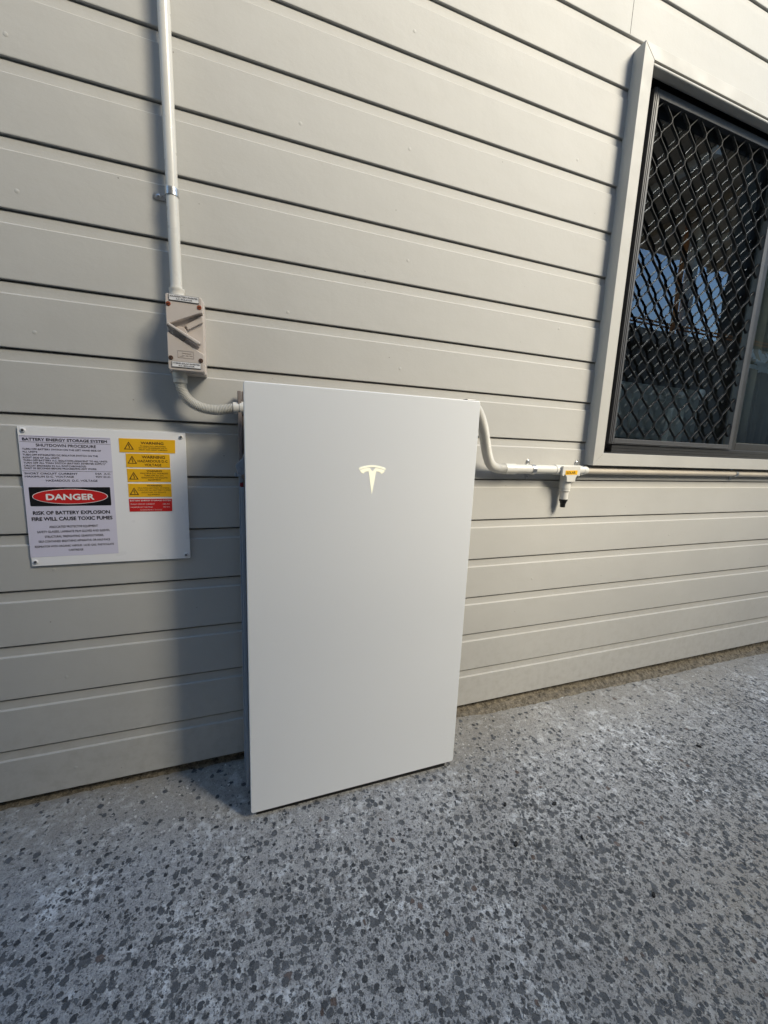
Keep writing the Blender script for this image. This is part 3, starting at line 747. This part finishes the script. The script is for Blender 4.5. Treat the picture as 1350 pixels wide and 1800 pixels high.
mb = MB(); x0, x1, z0, z1 = .0250, .0590, 1.3190, 1.3350; w = .0004
for a in ((x0, x1, z0, z0 + w), (x0, x1, z1 - w, z1), (x0, x0 + w, z0, z1), (x1 - w, x1, z0, z1)): mb.box(a[0], a[1], -.0756, -.0750, a[2], a[3])
mb.box(.034, .054, -.0756, -.0750, 1.3292, 1.3302); mb.box(.034, .0395, -.0756, -.0750, 1.3245, 1.3252); mb.box(.043, .0475, -.0756, -.0750, 1.3238, 1.3254); mb.box(.050, .0565, -.0756, -.0750, 1.3245, 1.3252); mb.box(.029, .037, -.0756, -.0750, 1.3215, 1.3222)
mb.build('rating_mark', plain('faint_print', (.30, .25, .22), .5), iso)

# ------------------------------------------------------------------ upright conduit, saddles
vc = empty('upright_conduit', (.0225, -.03, 1.457), 'thick white upright conduit running up the boards above the switch box', 'conduit')
mb = MB(); mb.tube([(.0232, -.030, 1.462), (.0225, -.030, 1.8), (.0208, -.030, 2.6), (.0175, -.030, 3.6), (.0170, -.030, 6.6)], .0127, 28); mb.build('pipe', M['pvc'], vc)
mb = MB(); mb.lathe((.0240, -.031, 1.4565), (0, 0, 1), [(-.002, .0175), (.009, .0175), (.0095, .0162), (.0190, .0162), (.0205, .0172), (.0245, .0172), (.0250, .0140)], 32); mb.build('threaded_collar', M['pvc'], vc)

def band(mb, c, axis, r0, r1, half, a0, a1, n=18):
    """curved metal strap: part of a ring about axis"""
    c = Vector(c); t = Vector(axis).normalized(); out = Vector((0, -1, 0)); sd = t.cross(out).normalized(); rings = []
    for k in range(n + 1):
        a = R(a0 + (a1 - a0) * k / n); d = out * math.cos(a) + sd * math.sin(a)
        rings.append([mb.bm.verts.new(c + d * r + t * h) for r, h in ((r0, -half), (r1, -half), (r1, half), (r0, half))])
    for a, b in zip(rings, rings[1:]):
        for k in range(4): f = mb.bm.faces.new((a[k], a[(k + 1) % 4], b[(k + 1) % 4], b[k])); f.smooth = True
    mb.bm.faces.new(rings[0]); mb.bm.faces.new(rings[-1][::-1])

def saddle(x, z, yc, r, vertical, label_, one_sided=False, matn='zinc', ext=0.):
    o = empty('saddle_clip', (x, 0, z), label_, 'pipe clip', 'metal saddle clips holding the conduits')
    axis = (0, 0, 1) if vertical else (1, 0, 0)
    mb = MB(); band(mb, (x, yc, z), axis, r + .0002, r + .0016, .0078, -115, 115); mb.build('strap', M[matn], o)
    dirs = ((-1,) if one_sided else (-1, 1))
    for s_ in dirs:
        L0, L1 = r * .85, r + .0185 + ext
        pts = [(L0, -.0072), (L1 - .006, -.0072), (L1 - .0015, -.0045), (L1, 0), (L1 - .0015, .0045), (L1 - .006, .0072), (L0, .0072)]
        if vertical: P_ = [(x + s_ * a, z + b) for a, b in pts]; sc_ = (x + s_ * (r + .0105 + ext * .7), z)
        else: P_ = [(x + b, z + s_ * a) for a, b in pts]; sc_ = (x, z + s_ * (r + .0105))
        mb = MB(); mb.prism(P_, -.0028, -.0012, .0004); mb.build('tab', M[matn], o)
        mb = MB(); mb.lathe((sc_[0], -.0026, sc_[1]), (0, -1, 0), [(0, .0050), (.0010, .0048), (.0018, .0036), (.0020, .0008)], 18); s1 = mb.build('screw', M[matn], o)
        mb = MB(); mb.lathe((sc_[0], -.0045, sc_[1]), (0, -1, 0), [(0, .0013), (.0006, .0013)], 8); mb.build('screw_recess', M['darkslot'], s1)
    return o
saddle(.0225, 1.6855, -.030, .0127, True, 'metal saddle clip on the upright conduit, screwed on its left side', one_sided=True, ext=.0125)
saddle(1.116, 1.0722, -.0265, .0158, False, 'zinc saddle clip on the white conduit, between the hose end and the tee fitting')
saddle(1.337, 1.0722, -.0215, .0165, False, 'zinc saddle clip tucked between the tee fitting and the window trim corner')
saddle(2.236, 1.0710, -.0150, .0130, False, 'dull metal saddle clip on the cream pipe under the window trim')

# ribbed flexible hoses
def catmull(P_, n):
    P_ = [Vector(p) for p in P_]; P_ = [2 * P_[0] - P_[1]] + P_ + [2 * P_[-1] - P_[-2]]; out = []
    for i in range(1, len(P_) - 2):
        a, b, c, d = P_[i - 1:i + 3]
        for k in range(n):
            t = k / n; out.append(.5 * ((2 * b) + (-a + c) * t + (2 * a - 5 * b + 4 * c - d) * t * t + (-a + 3 * b - 3 * c + d) * t ** 3))
    out.append(P_[-2]); return out
def ribbed(mb, path, r0, r1, pitch):
    pts = catmull(path, 60); L = [0]
    for a, b in zip(pts, pts[1:]): L.append(L[-1] + (b - a).length)
    tot = L[-1]; n = int(tot / pitch) * 6; Q = []; rad = []; j = 0
    for k in range(n + 1):
        d = tot * k / n
        while j < len(L) - 2 and L[j + 1] < d: j += 1
        t = (d - L[j]) / max(1e-9, L[j + 1] - L[j]); Q.append(pts[j].lerp(pts[j + 1], t))
        ph = (k % 6); rad.append(r1 if ph in (0, 1, 5) else (r0 + (r1 - r0) * .35 if ph in (2, 4) else r0))
    mb.tube(Q, r1, 22, True, rad)
lh = empty('ribbed_hose', (.07, -.04, 1.2), 'short ribbed grey hose curving from the switch box down into the battery', 'flexible conduit')
mb = MB(); ribbed(mb, [(.0243, -.040, 1.268), (.0260, -.040, 1.253), (.0350, -.040, 1.2330), (.0480, -.041, 1.2205), (.0640, -.042, 1.2120), (.0850, -.042, 1.2068), (.1060, -.042, 1.2063), (.1280, -.041, 1.2100), (.1480, -.040, 1.2145)], .0106, .0129, .0036); mb.build('ribbed_tube', M['pvcgrey'], lh)
mb = MB(); mb.lathe((.0240, -.040, 1.2905), (.01, 0, -1), [(-.002, .0165), (.014, .0165), (.015, .0155), (.0245, .0155), (.025, .0128)], 30); mb.build('end_collar', M['pvcgrey'], lh)
mb = MB(); mb.lathe((.1440, -.040, 1.2142), (1, 0, .05), [(0, .0150), (.0150, .0150), (.0155, .0165), (.030, .0165)], 30); mb.build('end_collar', M['pvc'], lh)
rh = empty('ribbed_hose', (.93, -.04, 1.1), 'finely ribbed cream hose dropping from behind the battery to the white conduit', 'flexible conduit')
mb = MB(); ribbed(mb, [(.800, -.120, 1.262), (.830, -.105, 1.243), (.861, -.088, 1.205), (.885, -.070, 1.165), (.912, -.050, 1.118), (.938, -.036, 1.087), (.968, -.0285, 1.0740), (1.006, -.0265, 1.0722)], .0152, .0163, .0026); mb.build('ribbed_tube', M['pvc'], rh)
mb = MB(); mb.box(.768, .800, -.14, -.10, 1.235, 1.275, .003); mb.build('end_fitting', M['case'], rh)

hc = empty('white_conduit', (1.1, -.0265, 1.0722), 'short white horizontal conduit from the ribbed hose to the tee fitting', 'conduit')
mb = MB(); mb.tube([(1.000, -.0265, 1.0722), (1.216, -.0265, 1.0724)], .0157, 30); mb.build('pipe', M['pvc'], hc)
mb = MB(); mb.lathe((.999, -.0265, 1.0722), (1, 0, 0), [(0, .0172), (.0006, .0182), (.0440, .0182), (.0446, .0158)], 32); mb.build('coupling', M['pvc'], hc)

tee = empty('tee_fitting', (1.27, -.025, 1.07), 'white tee fitting with a yellow SOLAR sticker and a capped black end hanging down', 'pipe fitting')
mb = MB()
mb.lathe((1.2130, -.0255, 1.0722), (1, 0, 0), [(0, .0166), (.0004, .0180), (.115, .0180), (.1154, .0166)], 32)
mb.lathe((1.2705, -.0255, 1.0722), (0, 0, -1), [(0, .0190), (.0665, .0190), (.0670, .0165), (.0685, .0165), (.0690, .0188), (.0755, .0188), (.0765, .0160)], 32)
mb.lathe((1.3284, -.0240, 1.0722), (1, 0, 0), [(0, .0170), (.007, .0170), (.0074, .0160), (.014, .0160), (.0144, .0150), (.030, .0148), (.036, .0135)], 32)
mb.build('tee_body', M['pvc'], tee)
def cove(c, r, a0, a1, n=7): return [(c[0] + r * math.cos(R(a0 + (a1 - a0) * k / n)), c[1] + r * math.sin(R(a0 + (a1 - a0) * k / n))) for k in range(n + 1)]
lid = [(1.2290, 1.0866), (1.3065, 1.0880), (1.3075, 1.0580)] + cove((1.3075, 1.0400), .0180, 90, 180) + [(1.2897, 1.0318), (1.2511, 1.0318)] + cove((1.2325, 1.0400), .0180, 0, 90)[0:] + [(1.2275, 1.0570)]
mb = MB(); mb.prism(lid, -.0520, -.0420, .0012, 2)
mb.lathe((1.2330, -.0430, 1.0560), (0, -1, 0), [(0, .0040), (.0085, .0040), (.009, .0030)], 14); mb.lathe((1.3040, -.0430, 1.0560), (0, -1, 0), [(0, .0040), (.0085, .0040), (.009, .0030)], 14)
ld = mb.build('inspection_lid', M['pvc'], tee)
mb = MB(); ca, sa = math.cos(R(1.5)), math.sin(R(1.5)); cx, cz = 1.2675, 1.0650
mb.prism([(cx + u * ca - v_ * sa, cz + u * sa + v_ * ca) for u, v_ in ((-.0270, -.0075), (-.0270, .0075), (.0270, .0075), (.0270, -.0075))], -.0526, -.0521); sl_ = mb.build('solar_sticker', M['signyellow'], tee)
mb = MB(); text_polys(mb, 'SOLAR', cx - .0235, cx + .0185, cz - .0044, cz + .0046, -.0529, .03, R(1.5)); mb.build('lettering', M['brownink'], sl_, recalc=False)
mb = MB(); mb.lathe((1.2705, -.0255, .9965), (0, 0, -1), [(0, .0150), (.030, .0146), (.0310, .0120)], 30); mb.build('end_plug', M['pvc'], tee)
mb = MB(); mb.lathe((1.2705, -.0255, .9660), (0, 0, -1), [(0, .0146), (.007, .0146), (.0072, .0120), (.0145, .0112), (.0150, .0095), (.0290, .0088), (.0300, .0070)], 24); mb.build('cable_gland', M['black'], tee)

cp = MB(); cp.tube([(1.345, -.0170, 1.0712), (2.2, -.0150, 1.0710), (4.6, -.0150, 1.0700)], .0128, 26)
tag(cp.build('cream_pipe', M['creampipe']), 'long cream painted pipe running right along the underside of the window trim', 'pipe')

# ------------------------------------------------------------------ litter on the path
rr = random.Random(21)
spots = [(.858, -.359, 'black stone chip on the path nearest to the lower right corner of the battery'), (1.002, -.398, 'tiny black chip on the path below the hanging tee fitting, second out from the battery'),
         (1.004, -.499, 'black oblong chip in the middle of the right half of the path'), (.816, -.462, 'black chip beside a pale bloom stain in front of the battery corner'),
         (1.062, -.659, 'black oblong chip on the path, the one nearest the bottom of the photo'), (1.686, -.365, 'black chip farthest along the path, below the window')]
for i, (x, y, lb) in enumerate(spots):
    mb = MB(); a = rr.uniform(0, 3.1); L = rr.uniform(.005, .010); w = L * rr.uniform(.35, .6); n = 7
    P_ = [(L * math.cos(2 * math.pi * k / n) * rr.uniform(.8, 1.1), w * math.sin(2 * math.pi * k / n) * rr.uniform(.8, 1.1)) for k in range(n)]
    z = gz(x, y) + .001
    bot = [mb.bm.verts.new((x + u * math.cos(a) - v_ * math.sin(a), y + u * math.sin(a) + v_ * math.cos(a), z)) for u, v_ in P_]
    top = [mb.bm.verts.new((x + .8 * (u * math.cos(a) - v_ * math.sin(a)), y + .8 * (u * math.sin(a) + v_ * math.cos(a)), z + .004)) for u, v_ in P_]
    mb.bm.faces.new(top); mb.bm.faces.new(bot[::-1])
    for k in range(n): mb.bm.faces.new((bot[k], bot[(k + 1) % n], top[(k + 1) % n], top[k]))
    tag(mb.build('pebble', M['rubber']), lb, 'stone', 'loose black chips on the path')

# ------------------------------------------------------------------ across the lane (behind the camera: added sun blockers, and what the glass mirrors)
nh = empty('house_sun_blocker', (-2.0, -4.5, 0), 'tall rendered neighbouring house across the lane, behind the viewer on the left', 'house')
mb = MB(); mb.box(-6, 2.37, -9, -2.75, -.5, 4.22); mb.build('wall', M['brick'], nh)  # unseen house, placed and shaped to keep sun off the left of the wall
mb = MB(); mb.box(2.375, 4.6, -6, -2.76, -.5, 2.44); mb.box(2.375, 4.64, -6.1, -2.68, 2.443, 2.58); mb.build('low_sun_blocker', M['brick'], nh)  # low block added to cut the sun on the lower wall
mb = MB(); mb.prism([(-6.3, 4.22), (2.45, 4.22), (-1.8, 5.3)], -9.3, -2.6); mb.build('roof', M['roofmetal'], nh)
ga = empty('neighbour_garage', (6.5, -4.2, 0), 'low neighbouring garage with grey gutter, mirrored in the window glass', 'garage')
mb = MB(); mb.box(4.7, 13.5, -7, -3.05, -.5, 2.62); mb.build('wall', M['fencem'], ga)
mb = MB(); mb.box(4.65, 13.7, -3.05, -2.93, 2.62, 2.80, .01); gt = mb.build('gutter', M['gutter'], ga)
for x in range(5, 14, 2):
    mb = MB(); mb.box(x, x + .05, -2.93, -2.90, 2.60, 2.82); mb.build('gutter_bracket', M['fencem'], gt)
mb = MB()
f_ = [(4.65, -2.98, 2.82), (13.7, -2.98, 2.82), (13.7, -5.2, 3.45), (4.65, -5.2, 3.45)]
mb.quad(*f_); mb.quad(*[(a, b - .05, c - .12) for a, b, c in f_]); mb.quad((4.65, -5.2, 3.45), (13.7, -5.2, 3.45), (13.7, -7.2, 2.8), (4.65, -7.2, 2.8))
mb.build('roof', M['roofmetal'], ga, recalc=False)
for k in range(2):
    mb = MB(); mb.tube([(4.65, -2.90, 2.845 + .045 * k), (13.7, -2.90, 2.845 + .045 * k)], .012, 10); mb.build('copper_line', M['coppipe'], ga)
mb = MB(); mb.box(7.35, 13.4, -3.34, -3.12, 2.88, 6.4); mb.build('upper_wall', plain('olive_render', (.12, .115, .095), .9, var=.15, vscale=1.5), ga)
pr_ = empty('patio_roof', (12, -7.5, 7.4), 'raised brown patio roof on white posts across the lane, mirrored in the glass', 'patio roof')
mb = MB(); mb.prism([(7.4, 7.44), (24, 7.44), (24, 7.7), (7.4, 7.7)], -9.0, -5.3); mb.build('roof_panel', M['soffit'], pr_)
for k in range(9):
    mb = MB(); mb.box(7.6 + k * 1.9, 7.76 + k * 1.9, -9.0, -5.3, 7.28, 7.43); mb.build('rafter', M['white'] if k % 2 else M['soffit'], pr_)
for x in (12.1, 19.4):
    mb = MB(); mb.tube([(x, -7.3, .0), (x, -7.3, 7.4)], .14, 16); mb.build('post', M['white'], pr_)
mb = MB(); mb.tube([(11.8, -7.36, .0), (11.8, -7.36, 7.4)], .07, 12); mb.build('downpipe', M['coppipe'], pr_)
